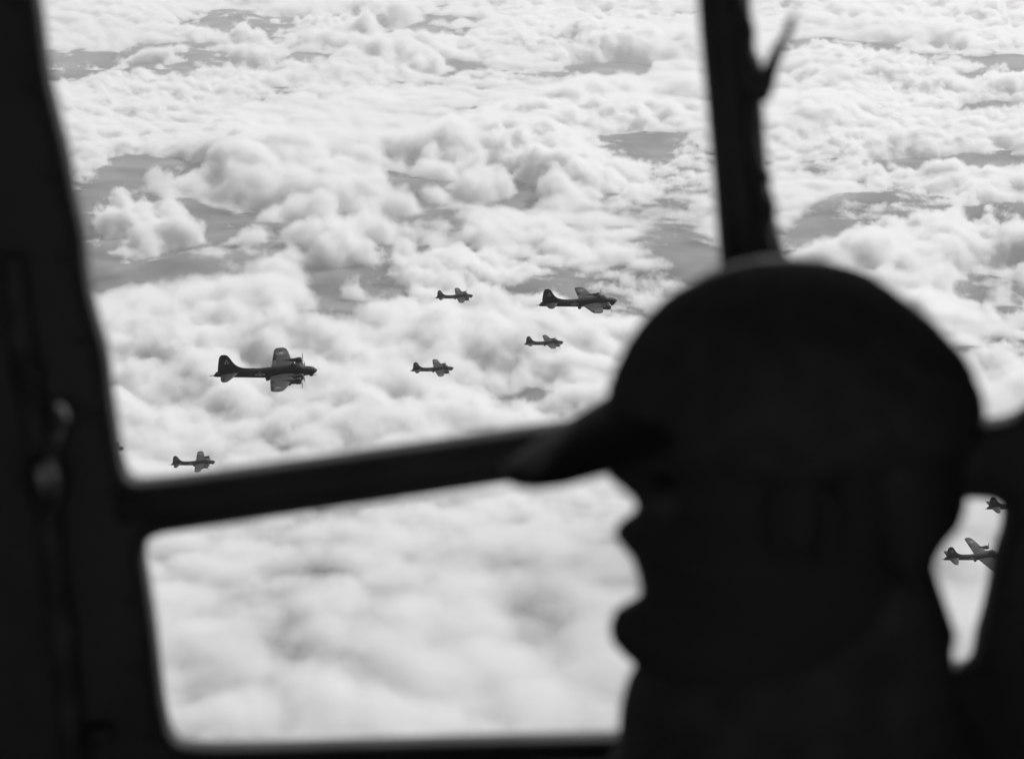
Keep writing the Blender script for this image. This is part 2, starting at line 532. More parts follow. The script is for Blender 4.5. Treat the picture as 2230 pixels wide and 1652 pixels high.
def make_bomber():
    root = bpy.data.objects.new('heavy_bomber', None)
    COL.objects.link(root)
    fus = link('fuselage', loft('fuselage', [ring_at(*f) for f in FUS]), m_side, root)
    link('nose_glass', loft('nose_glass', [ring_at(s, zt, zb, hw) for s, zt, zb, hw in
         ((0.02, -0.02, -0.14, 0.06), (0.12, 0.16, -0.34, 0.26), (0.3, 0.36, -0.55, 0.46), (0.52, 0.52, -0.72, 0.61), (0.78, 0.655, -0.855, 0.735))]), m_glass, root)
    # cockpit glazing, waist windows
    for sd in (-1, 1):
        def on_side(s, z, off=0.02, sd=sd):
            zt, zb, hw = fus_at(s); zc = (zt + zb) / 2; hh = (zt - zb) / 2
            return (NOSE - s, sd * (hw * math.sqrt(max(0.0, 1 - ((z - zc) / hh) ** 2)) + off), z)
        link('cockpit_window', flat_shape([(3.25, 0.85), (3.75, 1.0), (4.5, 1.0), (4.5, 1.45), (3.75, 1.45), (3.4, 1.2)], lambda u, v: on_side(u, v), 1), m_glass, fus)
        link('waist_window', flat_shape([(13.4, -0.15), (14.6, -0.15), (14.6, 0.5), (13.4, 0.5)], lambda u, v: on_side(u, v), 1), m_dark, fus)
        rod('waist_gun', on_side(14.0, 0.1, -0.1), (NOSE - 14.7, sd * 1.75, 0.12), 0.05, 0.035, m_gun, root)
        insignia(fus, lambda u, v, off, f=on_side, sd=sd: f(12.35 - sd * u * -1, v - 0.12, off), 0.56)
    # wings
    for sd, nm in ((1, 'wing'), (-1, 'wing')):
        w = link(nm, loft('wing', [wing_ring(y, sd, 0, 1) for y in WG[:, 0]]), m_olive, root)
        link('aileron', loft('aileron', [wing_ring(y, sd, 0.79, 1.0, 1.10) for y in (8.4, 11.5, 14.4)]), m_side, w)
        link('flap', loft('flap', [wing_ring(y, sd, 0.80, 1.0, 1.08) for y in (1.5, 5.0, 8.2)]), m_olive, w)
        if sd == 1:
            insignia(w, lambda u, v, off: (NOSE - (8.0 - v), 12.0 - u, wing_top(12.0 - u, 8.0 - v) + off), 0.92, False)
        else:
            triangle_a(w, lambda u, v, off: (NOSE - (8.15 - v), -12.9 - u, wing_top(-12.9 - u, 8.15 - v) + off), 1.15)
        for yy, s0 in ((3.75, 2.95), (7.35, 3.4)):
            zc = wing_z(yy) + 0.08
            def nring(ds, r, zo=0.0, n=20):
                return [(NOSE - (s0 + ds), sd * yy + r * math.cos(2 * math.pi * i / n), zc + zo + r * math.sin(2 * math.pi * i / n)) for i in range(n)]
            na = link('engine_nacelle', loft('engine_nacelle', [nring(0.9, 0.60), nring(1.05, 0.62), nring(2.0, 0.60, -0.02), nring(3.0, 0.52, -0.04), nring(4.0, 0.36, -0.05), nring(4.8, 0.12, -0.05)]), m_olive, root)
            link('cowling', loft('cowling', [nring(0.10, 0.40), nring(0.0, 0.50), nring(-0.02, 0.60), nring(0.08, 0.68), nring(0.35, 0.72), nring(0.85, 0.72), nring(1.1, 0.70), nring(1.12, 0.6)]), m_cowl, na)
            hub = rod('propeller_hub', (NOSE - s0 - 0.1, sd * yy, zc), (NOSE - s0 + 0.34, sd * yy, zc), 0.17, 0.07, m_hub, na, 12)
            rod('exhaust', (NOSE - s0 - 2.2, sd * (yy + 0.3), zc - 0.62), (NOSE - s0 - 3.3, sd * (yy + 0.25), zc - 0.58), 0.22, 0.24, m_gun, na, 10)
            a0 = {3.75: 20, 7.35: 82}[yy] + (0 if sd > 0 else 37)
            for k in range(3):
                a = R(a0 + 120 * k)
                rings = []
                for rr, ch, tw in ((0.12, 0.10, 60), (0.5, 0.24, 48), (1.0, 0.28, 36), (1.45, 0.22, 27), (1.7, 0.12, 22), (1.76, 0.03, 22)):
                    pts = []
                    for i in range(8):
                        q = 2 * math.pi * i / 8
                        cx = ch * 0.5 * math.cos(q); tx = 0.022 * math.sin(q)
                        t_ = R(tw)
                        ax = cx * math.sin(t_) + tx * math.cos(t_)
                        tg = cx * math.cos(t_) - tx * math.sin(t_)
                        y_ = rr * math.cos(a) - tg * math.sin(a); z_ = rr * math.sin(a) + tg * math.cos(a)
                        pts.append((NOSE - s0 + 0.18 + ax, sd * yy + y_, zc + z_))
                    rings.append(pts)
                link('propeller_blade', loft('propeller_blade', rings), m_dark, na)
    # tail
    fin = link('fin', loft('fin', [fin_ring(z, a, b, 0, 1) for z, a, b in FIN]), m_side, root)
    RD = [(z, a, b, max(0.30, (20.15 - a) / (b - a))) for z, a, b in FIN if z > 0.5 and z < 4.3]
    link('rudder', loft('rudder', [fin_ring(z, a, b, f, 1.0, 1.12) for z, a, b, f in RD]), m_dark, fin)
    for sd in (-1, 1):
        def on_fin(u, v, off, sd=sd):
            z = v + 2.85; s = 19.35 - sd * u
            le = float(np.interp(z, [f[0] for f in FIN], [f[1] for f in FIN])); te = float(np.interp(z, [f[0] for f in FIN], [f[2] for f in FIN]))
            f = (s - le) / (te - le); t = airfoil(f, f + 1e-6, 1)[0][1]
            return (NOSE - s, sd * (t * 0.09 * (te - le) + off + 0.004), z)
        triangle_a(fin, on_fin, 0.95)
        st = link('stabilizer', loft('stabilizer', [[(NOSE - (a + f * (b - a)), sd * y, 0.32 + (t if t > 0 else t / 0.75) * 0.11 * (b - a)) for f, t in airfoil(0, 1)] for y, a, b in TAILP]), m_olive, root)
        link('elevator', loft('elevator', [[(NOSE - (a + f * (b - a)), sd * y, 0.32 + (t if t > 0 else t / 0.75) * 0.125 * (b - a)) for f, t in airfoil(0.6, 1)] for y, a, b in TAILP[1:5]]), m_side, st)
    # turrets and guns
    tt = ball('top_turret', (NOSE - 5.0, 0, 1.62), 0.56, 0.56, 0.52, m_glass, root)
    bt = ball('ball_turret', (NOSE - 10.75, 0, -1.32), 0.56, 0.56, 0.56, m_dark, root)
    ct = ball('chin_turret', (NOSE - 1.35, 0, -1.05), 0.45, 0.42, 0.36, m_dark, root)
    for sd in (-1, 1):
        rod('gun', (NOSE - 4.6, sd * 0.25, 1.86), (NOSE - 3.5, sd * 0.25, 1.92), 0.04, 0.03, m_gun, tt)
        rod('gun', (NOSE - 10.9, sd * 0.22, -1.5), (NOSE - 11.15, sd * 0.22, -1.98), 0.04, 0.03, m_gun, bt)
        rod('gun', (NOSE - 1.0, sd * 0.24, -1.12), (NOSE - 0.1, sd * 0.24, -1.14), 0.04, 0.03, m_gun, ct)
        rod('tail_gun', (NOSE - 22.0, sd * 0.13, -0.06), (NOSE - 23.25, sd * 0.13, -0.06), 0.05, 0.035, m_gun, root)
    rod('nose_gun', (NOSE - 0.3, 0.1, 0.02), (NOSE + 0.45, 0.12, 0.12), 0.035, 0.025, m_gun, root)
    link('tail_gunner_glass', loft('tail_gunner_glass', [ring_at(s, zt, zb, hw, 16) for s, zt, zb, hw in ((20.9, 0.66, 0.2, 0.3), (21.3, 0.8, 0.2, 0.33), (21.75, 0.72, 0.15, 0.3), (22.05, 0.36, 0.1, 0.22))]), m_glass, root)
    rod('radio_mast', (NOSE - 10.6, 0, 1.05), (NOSE - 10.7, 0, 1.62), 0.05, 0.02, m_dark, root)
    rod('aerial', (NOSE - 12.6, 0, 1.0), (NOSE - 12.62, 0, 1.42), 0.02, 0.01, m_dark, root)
    return root

def copy_tree(o, parent=None):
    c = o.copy(); COL.objects.link(c); c.parent = parent
    for ch in o.children:
        copy_tree(ch, c)
    return c

HEAD = 5.9
BOMBERS = [  # px, py of the fuselage middle, pixels per metre, heading, nose up, roll, label
    (577, 811, 10.04, 5.4, 1.6, 0.5, 'largest dark bomber, star on its far wing, flying between the window post and clouds'),
    (1258, 659, 7.75, 8.3, 1.3, -1.5, 'second largest bomber, flying just ahead of the capped airman in the upper window pane'),
    (989, 646, 3.67, 7.0, 2.0, 1.5, 'small black bomber, highest of those in the upper pane'),
    (1184, 747, 3.87, 8.6, 1.0, -2.0, 'small pale grey bomber directly below the second largest bomber'),
    (941, 804, 4.16, 8.3, 1.4, -0.5, 'small grey bomber flying ahead of the largest bomber at the same height'),
    (420, 1008, 4.27, 5.9, 2.0, 0.0, 'small bomber flying just above the window crossbar'),
    (221, 978, 4.27, 5.9, 2.0, 0.0, 'bomber mostly hidden by the side window post, only its nose showing'),
    (2121, 1212, 6.15, 6.5, 2.0, 0.0, 'grey bomber in the small opening behind the airman, its nose hidden'),
    (2209, 1102, 5.70, 6.5, 2.0, 0.0, 'dark bomber cut off by the small opening, only its tail fin showing'),
]
proto = make_bomber()
for k, (px, py, sc, hd, up_, rl, lab) in enumerate(BOMBERS):
    o = proto if k == 0 else copy_tree(proto)
    d = px_dir(px, py)                       # d has unit length along the lens axis
    o.location = d * (FPX / sc)              # distance from the aircraft's known 22.7 m length
    o.rotation_euler = (R(rl), R(-up_), R(hd))
    tag(o, lab, 'bomber', 'bombers flying in formation')

# ================================================================ the cabin we look out of
YW = 1.30                         # the window wall stands 1.3 m from the lens
YP = 1.10                         # the airman sits just inside it
m_wall = material('cabin_paint', 0.11, rough=0.8, spec=0.1, var=0.2, scale=9, bump=0.15)
m_frame = material('frame_paint', 0.09, rough=0.8, spec=0.1, var=0.2, scale=14, bump=0.1)
m_rub = material('rubber_seal', 0.012, rough=0.7, spec=0.2)
m_canvas = material('canvas_lashing', 0.08, rough=0.95, spec=0.1, var=0.3, scale=60, bump=0.6)
m_steel = material('worn_steel', 0.22, rough=0.42, metal=1.0)

def chaikin(p, it=2):
    for _ in range(it):
        q = []
        for i in range(len(p)):
            a = p[i]; b = p[(i + 1) % len(p)]
            q += [(a[0] * .75 + b[0] * .25, a[1] * .75 + b[1] * .25), (a[0] * .25 + b[0] * .75, a[1] * .25 + b[1] * .75)]
        p = q
    return p

OPEN = [
    # upper large pane
    [(70, -420), (78, -60), (96, 40), (106, 150), (132, 255), (152, 330), (166, 420), (187, 500), (193, 600), (211, 680), (237, 760), (245, 850),
     (257, 930), (268, 1000), (284, 1044), (340, 1044), (600, 1009), (900, 967), (1110, 936), (1330, 906), (1560, 876), (1588, 870), (1586, 800), (1572, 600), (1563, 520),
     (1555, 400), (1540, 230), (1527, 100), (1517, -60), (1500, -420)],
    # upper right pane
    [(1625, -420), (1634, 20), (1650, 130), (1664, 230), (1668, 330), (1682, 430), (1700, 520), (1725, 580), (1745, 700), (1755, 880), (1780, 916), (2150, 916),
     (2205, 908), (2250, 880), (2268, 800), (2330, 560), (2480, 0), (2620, -430), (2560, -560), (2400, -580), (1700, -560)],
    # lower pane
    [(314, 1186), (338, 1163), (410, 1152), (700, 1109), (1000, 1065), (1110, 1048), (1330, 1018), (1480, 998), (1500, 1010), (1500, 1300), (1500, 1560), (1480, 1594),
     (1300, 1599), (900, 1609), (600, 1617), (410, 1620), (376, 1600), (360, 1540), (350, 1450), (338, 1340), (322, 1240)],
    # small opening behind the airman
    [(1760, 1085), (2100, 1084), (2150, 1084), (2184, 1098), (2187, 1140), (2164, 1205), (2156, 1258), (2144, 1320), (2126, 1380), (2122, 1425), (2108, 1444), (2080, 1444),
     (1760, 1444)],
]
def wall_pt(px, py, y=YW):
    v = px_on_y(px, py, y)
    return (v.x, v.z)
HOLE = [[wall_pt(*p) for p in chaikin(o, 2)] for o in OPEN]

wall = bpy.data.objects.new('cabin_window_wall', None)
COL.objects.link(wall)
wall.location = (0, YW, -1.5)
tag(wall, 'dark metal cabin wall with rounded window openings and a vertical post', 'window frame')

def local(o):
    o.parent = wall
    o.matrix_parent_inverse = Matrix.Translation(wall.location).inverted()
    return o

def sheet_with_holes(name, outer, holes, y0, y1, mat):
    bm = bmesh.new()
    for loop in [outer] + holes:
        vs = [bm.verts.new((x, y0, z)) for x, z in loop]
        for i in range(len(vs)):
            bm.edges.new((vs[i], vs[(i + 1) % len(vs)]))
    bmesh.ops.triangle_fill(bm, edges=bm.edges[:], use_beauty=True)
    r = bmesh.ops.extrude_face_region(bm, geom=bm.faces[:])
    for v in r['geom']:
        if isinstance(v, bmesh.types.BMVert):
            v.co.y = y1
    bmesh.ops.recalc_face_normals(bm, faces=bm.faces[:])
    me = bpy.data.meshes.new(name)
    bm.to_mesh(me); bm.free()
    return link(name, me, mat, smooth=False)

XW, ZT, ZB = 1.15, 0.62, -1.5
local(sheet_with_holes('wall_panel', [(-XW, ZB), (XW, ZB), (XW, ZT), (-XW, ZT)], HOLE, YW, YW + 0.006, m_wall))

def offset_loop(loop, d):
    """push a loop outwards by d metres"""
    n = len(loop); out = []
    area = sum(loop[i][0] * loop[(i + 1) % n][1] - loop[(i + 1) % n][0] * loop[i][1] for i in range(n))
    sg = 1 if area > 0 else -1
    for i in range(n):
        a = loop[i - 1]; b = loop[(i + 1) % n]
        t = Vector((b[0] - a[0], b[1] - a[1]))
        t = t.normalized() if t.length > 1e-9 else Vector((1, 0))
        out.append((loop[i][0] + sg * t.y * d, loop[i][1] - sg * t.x * d))
    return out

screw_me = loft('screw', [[(r * math.cos(2 * math.pi * i / 10), -h, r * math.sin(2 * math.pi * i / 10)) for i in range(10)] for r, h in ((0.0045, 0), (0.0042, 0.0015), (0.0025, 0.0026))])
screw_me.materials.append(m_frame)
for k, h in enumerate(HOLE):
    n = len(h)
    a = offset_loop(h, 0.0006); b = offset_loop(h, 0.011)
    rings = [[(p[0], YW - 0.0005, p[1]) for p in b], [(p[0], YW - 0.006, p[1]) for p in offset_loop(h, 0.010)],
             [(p[0], YW - 0.007, p[1]) for p in offset_loop(h, 0.004)], [(p[0], YW - 0.003, p[1]) for p in a], [(p[0], YW + 0.005, p[1]) for p in a]]
    fr = local(link('window_frame', loft('window_frame', rings, cap=False), m_frame))
    c = offset_loop(h, 0.017)
    acc = 0
    for i in range(n):
        p = c[i]; q = c[i - 1]
        acc += math.hypot(p[0] - q[0], p[1] - q[1])
        if acc > 0.055:
            acc = 0
            # no screw may hang in the next opening
            inside = False
            for o2 in HOLE:
                for m_ in range(len(o2)):
                    if math.hypot(o2[m_][0] - p[0], o2[m_][1] - p[1]) < 0.0125:
                        inside = True
            if not inside and p[1] < ZT - 0.05:
                s_ = bpy.data.objects.new('screw', screw_me); COL.objects.link(s_)
                s_.location = (p[0], YW - 0.0005, p[1])
                local(s_)

# the stiffening mould on the centre post and the crossbar
def strip(name, pts, hw, y0, y1, mat):
    rings = []
    for i, (x, z) in enumerate(pts):
        a = pts[max(i - 1, 0)]; b = pts[min(i + 1, len(pts) - 1)]
        t = Vector((b[0] - a[0], b[1] - a[1])).normalized(); nx, nz = -t.y, t.x
        w = hw
        rings.append([(x + nx * w, y0, z + nz * w), (x + nx * w * 0.9, y1 + 0.004, z + nz * w * 0.9), (x + nx * w * 0.6, y1, z + nz * w * 0.6),
                      (x - nx * w * 0.6, y1, z - nz * w * 0.6), (x - nx * w * 0.9, y1 + 0.004, z - nz * w * 0.9), (x - nx * w, y0, z - nz * w)])
    return local(link(name, loft(name, rings), mat))
strip('centre_post', [wall_pt(px, py) for px, py in ((1565, -420), (1580, 20), (1595, 250), (1612, 420), (1635, 560), (1660, 760), (1665, 900))], 0.010, YW - 0.0005, YW - 0.008, m_frame)
strip('crossbar', [wall_pt(px, py) for px, py in ((255, 1108), (500, 1077), (900, 1020), (1300, 962), (1660, 945))], 0.012, YW - 0.0005, YW - 0.007, m_frame)
strip('sill', [wall_pt(px, py) for px, py in ((330, 1690), (900, 1672), (1500, 1660))], 0.012, YW - 0.0005, YW - 0.008, m_frame)

# frayed canvas lashing bound round the post, with a loose end
rr = random.Random(3)
lash = bpy.data.objects.new('canvas_lashing', None); COL.objects.link(lash)
v = px_on_y(1640, 300, YW); lash.location = v
tag(lash, 'frayed canvas lashing wound round the centre window post with a loose end', 'lashing')
def in_lash(o):
    o.parent = lash; o.matrix_parent_inverse = Matrix.Translation(lash.location).inverted(); return o
def rope(name, pts, rad, mat, seed=1, n=10, jag=0.3):
    q = random.Random(seed); rings = []
    P_ = [Vector(p) for p in pts]
    for i, p in enumerate(P_):
        d = (P_[min(i + 1, len(P_) - 1)] - P_[max(i - 1, 0)]).normalized()
        u = d.orthogonal().normalized(); w = d.cross(u)
        r = rad[i] if isinstance(rad, (list, tuple)) else rad
        rings.append([tuple(p + (u * math.cos(2 * math.pi * k / n) + w * math.sin(2 * math.pi * k / n)) * r * (1 + jag * (q.random() - 0.5))) for k in range(n)])
    return link(name, loft(name, rings), mat)
edge = []
for py in range(-60, 561, 16):
    xr = float(np.interp(py, [-60, 20, 60, 100, 150, 200, 240, 300, 350, 385, 410, 450, 500, 540, 575], [1612, 1622, 1640, 1632, 1650, 1648, 1650, 1642, 1658, 1668, 1662, 1688, 1672, 1684, 1700]))
    edge.append((xr - 12 + 3 * rr.random(), py))
in_lash(rope('binding', [tuple(px_on_y(x, py, YW - 0.012)) for x, py in edge], [0.0042 + 0.0028 * rr.random() for _ in edge], m_canvas, 5, 12, 0.5))
loose = [(1655, 215), (1668, 180), (1680, 150), (1692, 120), (1704, 95), (1716, 70), (1722, 50), (1732, 32)]
in_lash(rope('loose_end', [tuple(px_on_y(x, py, YW - 0.02 - 0.004 * i)) for i, (x, py) in enumerate(loose)], [0.006, 0.0055, 0.005, 0.0042, 0.004, 0.003, 0.0024, 0.0012], m_canvas, 9, 10, 0.7))

# fittings on the wall beside the window: a conduit with clips and a latch handle
cond = bpy.data.objects.new('conduit', None); COL.objects.link(cond)
cond.location = px_on_y(105, 900, YW)
tag(cond, 'worn metal conduit with clips running down beside the window', 'pipe')
cpts = [(20, 560), (38, 720), (62, 850), (84, 980), (104, 1120), (122, 1300), (140, 1460), (158, 1620), (172, 1760)]
def under(o, root):
    o.parent = root; o.matrix_parent_inverse = Matrix.Translation(root.location).inverted(); return o
m_cond = material('conduit_paint', 0.10, rough=0.6, metal=0.0, spec=0.1, var=0.4, scale=30)
under(rope('pipe', [tuple(px_on_y(x, y, YW - 0.012)) for x, y in cpts], 0.0085, m_cond, 2, 14, 0.0), cond)
for x, y in ((58, 815), (131, 1370), (213, 1600)):
    c = px_on_y(x, y, YW - 0.012)
    under(rope('clip', [(c.x - 0.002, c.y, c.z + 0.006), (c.x, c.y, c.z), (c.x + 0.002, c.y, c.z - 0.006)], 0.0105 if x != 213 else 0.009, m_cond, 4, 14, 0.05), cond)
latch = bpy.data.objects.new('latch_handle', None); COL.objects.link(latch)
latch.location = px_on_y(95, 1040, YW)
tag(latch, 'small worn steel latch handle on the wall beside the conduit', 'latch')
for nm, x, y, rx, rz in (('knob', 95, 1052, 0.0125, 0.022), ('pivot', 128, 908, 0.007, 0.010)):
    c = px_on_y(x, y, YW - 0.028)
    under(ball(nm, tuple(c), rx, rx * 0.8, rz, m_steel if nm == 'knob' else m_cond, None, 16, 12), latch)
under(rope('arm', [tuple(px_on_y(x, y, YW - 0.024)) for x, y in ((96, 1050), (108, 990), (128, 912))], [0.006, 0.005, 0.006], m_frame, 3, 10, 0.0), latch)

# ---- the rest of the cabin: roof, floor, ends and the far side with added windows
def box(name, x0, x1, y0, y1, z0, z1, mat):
    me = mesh(name, [(x, y, z) for x in (x0, x1) for y in (y0, y1) for z in (z0, z1)],
              [(0, 1, 3, 2), (4, 6, 7, 5), (0, 4, 5, 1), (2, 3, 7, 6), (0, 2, 6, 4), (1, 5, 7, 3)])
    return link(name, me, mat, smooth=False)
YB = -0.75
tag(box('floor', -XW, XW, YB, YW + 0.006, ZB - 0.03, ZB - 0.0005, m_wall), kind='structure')
tag(box('ceiling', -XW, XW, YB, YW + 0.006, ZT + 0.0005, ZT + 0.03, m_wall), kind='structure')
tag(box('wall_forward', -XW - 0.03, -XW - 0.0005, YB, YW + 0.006, ZB - 0.03, ZT + 0.03, m_wall), kind='structure')
tag(box('wall_aft', XW + 0.0005, XW + 0.03, YB, YW + 0.006, ZB - 0.03, ZT + 0.03, m_wall), kind='structure')
far = [chaikin([(x0, -0.65), (x1, -0.65), (x1, 0.35), (x0, 0.35)], 2) for x0, x1 in ((-1.0, -0.36), (-0.3, 0.3), (0.36, 1.0))]  # unseen window openings, added and enlarged to let fill light in
fw = sheet_with_holes('wall_far_side', [(-XW, ZB), (XW, ZB), (XW, ZT), (-XW, ZT)], far, YB - 0.006, YB - 0.0005, m_wall)
tag(fw, kind='structure')

# ================================================================ the airman
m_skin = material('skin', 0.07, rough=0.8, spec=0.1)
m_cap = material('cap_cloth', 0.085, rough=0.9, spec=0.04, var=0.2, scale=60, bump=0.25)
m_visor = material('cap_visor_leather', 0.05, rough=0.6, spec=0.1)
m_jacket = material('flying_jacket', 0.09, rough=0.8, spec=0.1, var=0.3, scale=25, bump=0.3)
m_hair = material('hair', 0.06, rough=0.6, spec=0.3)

FACE = [  # image row, front, back of the head and neck
    (625, 1560, 1860), (670, 1480, 1965), (720, 1425, 2035), (780, 1375, 2090), (860, 1350, 2105), (930, 1338, 2100), (1000, 1334, 2086), (1035, 1323, 2076),
    (1055, 1349, 2055), (1080, 1377, 2044), (1105, 1386, 2034), (1128, 1375, 2025), (1146, 1346, 2018), (1163, 1337, 2012), (1180, 1349, 2006), (1210, 1373, 2000),
    (1245, 1387, 2000), (1280, 1395, 1995), (1308, 1389, 1992), (1322, 1365, 1990), (1338, 1335, 1990), (1365, 1326, 1990), (1395, 1332, 1992),
    (1420, 1354, 1996), (1440, 1377, 2002), (1462, 1387, 2010), (1500, 1391, 2020), (1560, 1397, 2030), (1640, 1387, 2040)]
HWID = [(585, .030), (640, .056), (700, .068), (780, .075), (900, .079), (1000, .079), (1100, .076), (1165, .073), (1280, .068), (1365, .060), (1430, .056), (1500, .058), (1640, .064)]

def head_ring(py, xf, xb, hw, n=40, dy=0.0):
    a = px_on_y(xf, py, YP); b = px_on_y(xb, py, YP)
    xc = (a.x + b.x) / 2; ra = (b.x - a.x) / 2
    out = []
    for i in range(n):
        t = 2 * math.pi * i / n
        c, s = math.cos(t), math.sin(t)
        k = 1.0 - 0.42 * max(0.0, -c) ** 3          # the face is narrower than the back of the head
        out.append((xc + ra * c, YP + dy + hw * s * k, a.z))
    return out

airman = bpy.data.objects.new('person', None); COL.objects.link(airman)
airman.location = (0.24, YP, -1.1)
tag(airman, 'person in peaked cap and flying jacket, in dark profile against the window', 'person')
def on_man(o, root=None):
    root = root or airman
    o.parent = root
    o.matrix_parent_inverse = Matrix.Translation(airman.location).inverted() if root is airman else Matrix.Identity(4)
    return o
rings = [head_ring(py, xf, xb, float(np.interp(py, [h[0] for h in HWID], [h[1] for h in HWID]))) for py, xf, xb in FACE]
# shoulders, chest and hips under the jacket
zb0 = rings[-1][0][2]
for dz, xc, ra, hw in ((0.03, 0.235, 0.085, 0.10), (0.07, 0.24, 0.10, 0.17), (0.14, 0.24, 0.11, 0.17), (0.30, 0.24, 0.11, 0.15), (0.48, 0.24, 0.10, 0.14), (0.60, 0.23, 0.12, 0.155), (0.68, 0.23, 0.12, 0.15)):
    rings.append([(xc + ra * math.cos(2 * math.pi * i / 40), YP - 0.02 + hw * math.sin(2 * math.pi * i / 40), zb0 - dz) for i in range(40)])
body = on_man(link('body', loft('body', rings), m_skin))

# ear, eye and eyebrow on the side we see
er_ = px_on_y(1730, 1120, YP - 0.078)
def under_man(o):
    return on_man(o)
rope_pts = []
for k in range(15):
    t = R(-60 + 300 * k / 14)
    rope_pts.append((er_.x + 0.016 * math.cos(t) + 0.004, er_.y - 0.004 - 0.006 * (1 + math.cos(t)) / 2, er_.z + 0.028 * math.sin(t)))
under_man(rope('ear', rope_pts, 0.0055, m_skin, 2, 8, 0.0))
under_man(ball('ear_concha', (er_.x + 0.003, er_.y - 0.002, er_.z), 0.015, 0.006, 0.027, m_skin, None, 14, 10))
e = px_on_y(1450, 1095, YP - 0.045)
under_man(ball('eye', tuple(e), 0.010, 0.010, 0.010, material('eye_white', 0.10, rough=0.5, spec=0.1), None, 14, 10))
under_man(rope('eyebrow', [tuple(px_on_y(x, y, YP - d)) for x, y, d in ((1400, 1062, .030), (1440, 1050, .048), (1490, 1052, .058), (1530, 1066, .064))], [0.003, 0.004, 0.004, 0.002], m_hair, 3, 8, 0.2))
# hair below the cap at the back
hr = []
for py, xf, xb in ((900, 1720, 2100), (960, 1730, 2092), (1020, 1745, 2084), (1058, 1765, 2094), (1080, 1790, 2084), (1098, 1800, 2066), (1115, 1810, 2050), (1140, 1830, 2030), (1160, 1860, 2019), (1180, 1880, 2010)):
    hr.append(head_ring(py, xf, xb, float(np.interp(py, [h[0] for h in HWID], [h[1] for h in HWID])) + 0.003))
under_man(link('hair', loft('hair', hr), m_hair))

# the peaked cap: soft crown, band, visor
CAP = [(586, 1660, 1790), (594, 1600, 1850), (606, 1556, 1895), (626, 1505, 1935), (658, 1446, 1978), (712, 1392, 2044), (762, 1358, 2092), (808, 1338, 2120),
       (850, 1325, 2133), (885, 1320, 2136), (915, 1321, 2130), (935, 1326, 2118)]
CWID = [(586, .020), (594, .040), (606, .055), (626, .068), (658, .080), (712, .092), (762, .098), (850, .100), (885, .098), (915, .092), (935, .086)]
cr = []
for py, xf, xb in CAP:
    r_ = head_ring(py, xf, xb, float(np.interp(py, [c[0] for c in CWID], [c[1] for c in CWID])), 48)
    cr.append([(x + 0.0012 * math.sin(9 * i + py * 0.05), y + 0.0016 * math.sin(5 * i + py * 0.03), z) for i, (x, y, z) in enumerate(r_)])
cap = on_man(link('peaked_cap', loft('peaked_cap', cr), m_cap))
band = [head_ring(py, xf, xb, w, 48) for py, xf, xb, w in ((880, 1318, 2134, .098), (886, 1316, 2135, .099), (940, 1322, 2116, .088), (948, 1330, 2108, .083))]
def on_cap(o):
    o.parent = cap
    return o
on_cap(link('cap_band', loft('cap_band', band, cap=False), m_cap))
# visor: a curved sheet reaching forward and down from the band
vis_t, vis_b = [], []
NU, NV = 17, 7
grid_t = []
for j in range(NV):
    f = j / (NV - 1)
    row = []
    for i in range(NU):
        s = -1 + 2 * i / (NU - 1)
        yy = YP + 0.078 * s * (1 - 0.06 * f)
        root_x = 1322 + 270 * s * s                       # follows the curve of the band
        fe = f * (1 - abs(s) ** 2.5)                      # a crescent, deepest in the middle
        pxx = root_x + (1088 + 110 * s * s - root_x) * fe
        pyy = 884 + 140 * fe - 8 * math.sin(math.pi * fe)
        q = px_on_y(pxx, pyy, YP)
        row.append((q.x, yy, q.z + s * s * (0.022 * (1 - fe) - 0.040 * fe)))
    grid_t.append(row)
bm = bmesh.new()
for zoff in (0.0, -0.004):
    pass
vt = [[bm.verts.new(p) for p in row] for row in grid_t]
for j in range(NV - 1):
    for i in range(NU - 1):
        bm.faces.new((vt[j][i], vt[j][i + 1], vt[j + 1][i + 1], vt[j + 1][i]))
r_ = bmesh.ops.solidify(bm, geom=bm.faces[:], thickness=0.004)
bmesh.ops.recalc_face_normals(bm, faces=bm.faces[:])
me = bpy.data.meshes.new('visor'); bm.to_mesh(me); bm.free()
on_cap(link('visor', me, m_visor))
for o in cap.children:
    o.matrix_parent_inverse = Matrix.Identity(4)
    o.location = (0, 0, 0)

# flying jacket: collar, body, sleeves
jr = []
for py, xf, xb, hw in ((1160, 1800, 2010, .042), (1182, 1770, 2021, .046), (1210, 1730, 2028, .050), (1247, 1690, 2038, .054), (1319, 1590, 2062, .056), (1372, 1490, 2080, .058), (1404, 1428, 2072, .064), (1440, 1388, 2074, .070), (1490, 1362, 2078, .078), (1540, 1350, 2105, .088), (1600, 1346, 2140, .105)):
    jr.append(head_ring(py, xf, xb, hw, 40))
z0 = jr[-1][0][2]
x0_ = (jr[-1][0][0] + jr[-1][20][0]) / 2
for dz, ra, hw in ((0.02, 0.125, 0.135), (0.05, 0.135, 0.155), (0.12, 0.14, 0.163), (0.26, 0.14, 0.163), (0.42, 0.13, 0.155), (0.56, 0.14, 0.16), (0.68, 0.145, 0.16)):
    jr.append([(x0_ + ra * math.cos(2 * math.pi * i / 40), YP - 0.025 + hw * math.sin(2 * math.pi * i / 40), z0 - dz) for i in range(40)])
on_man(link('flying_jacket', loft('flying_jacket', jr, cap=True), m_jacket))
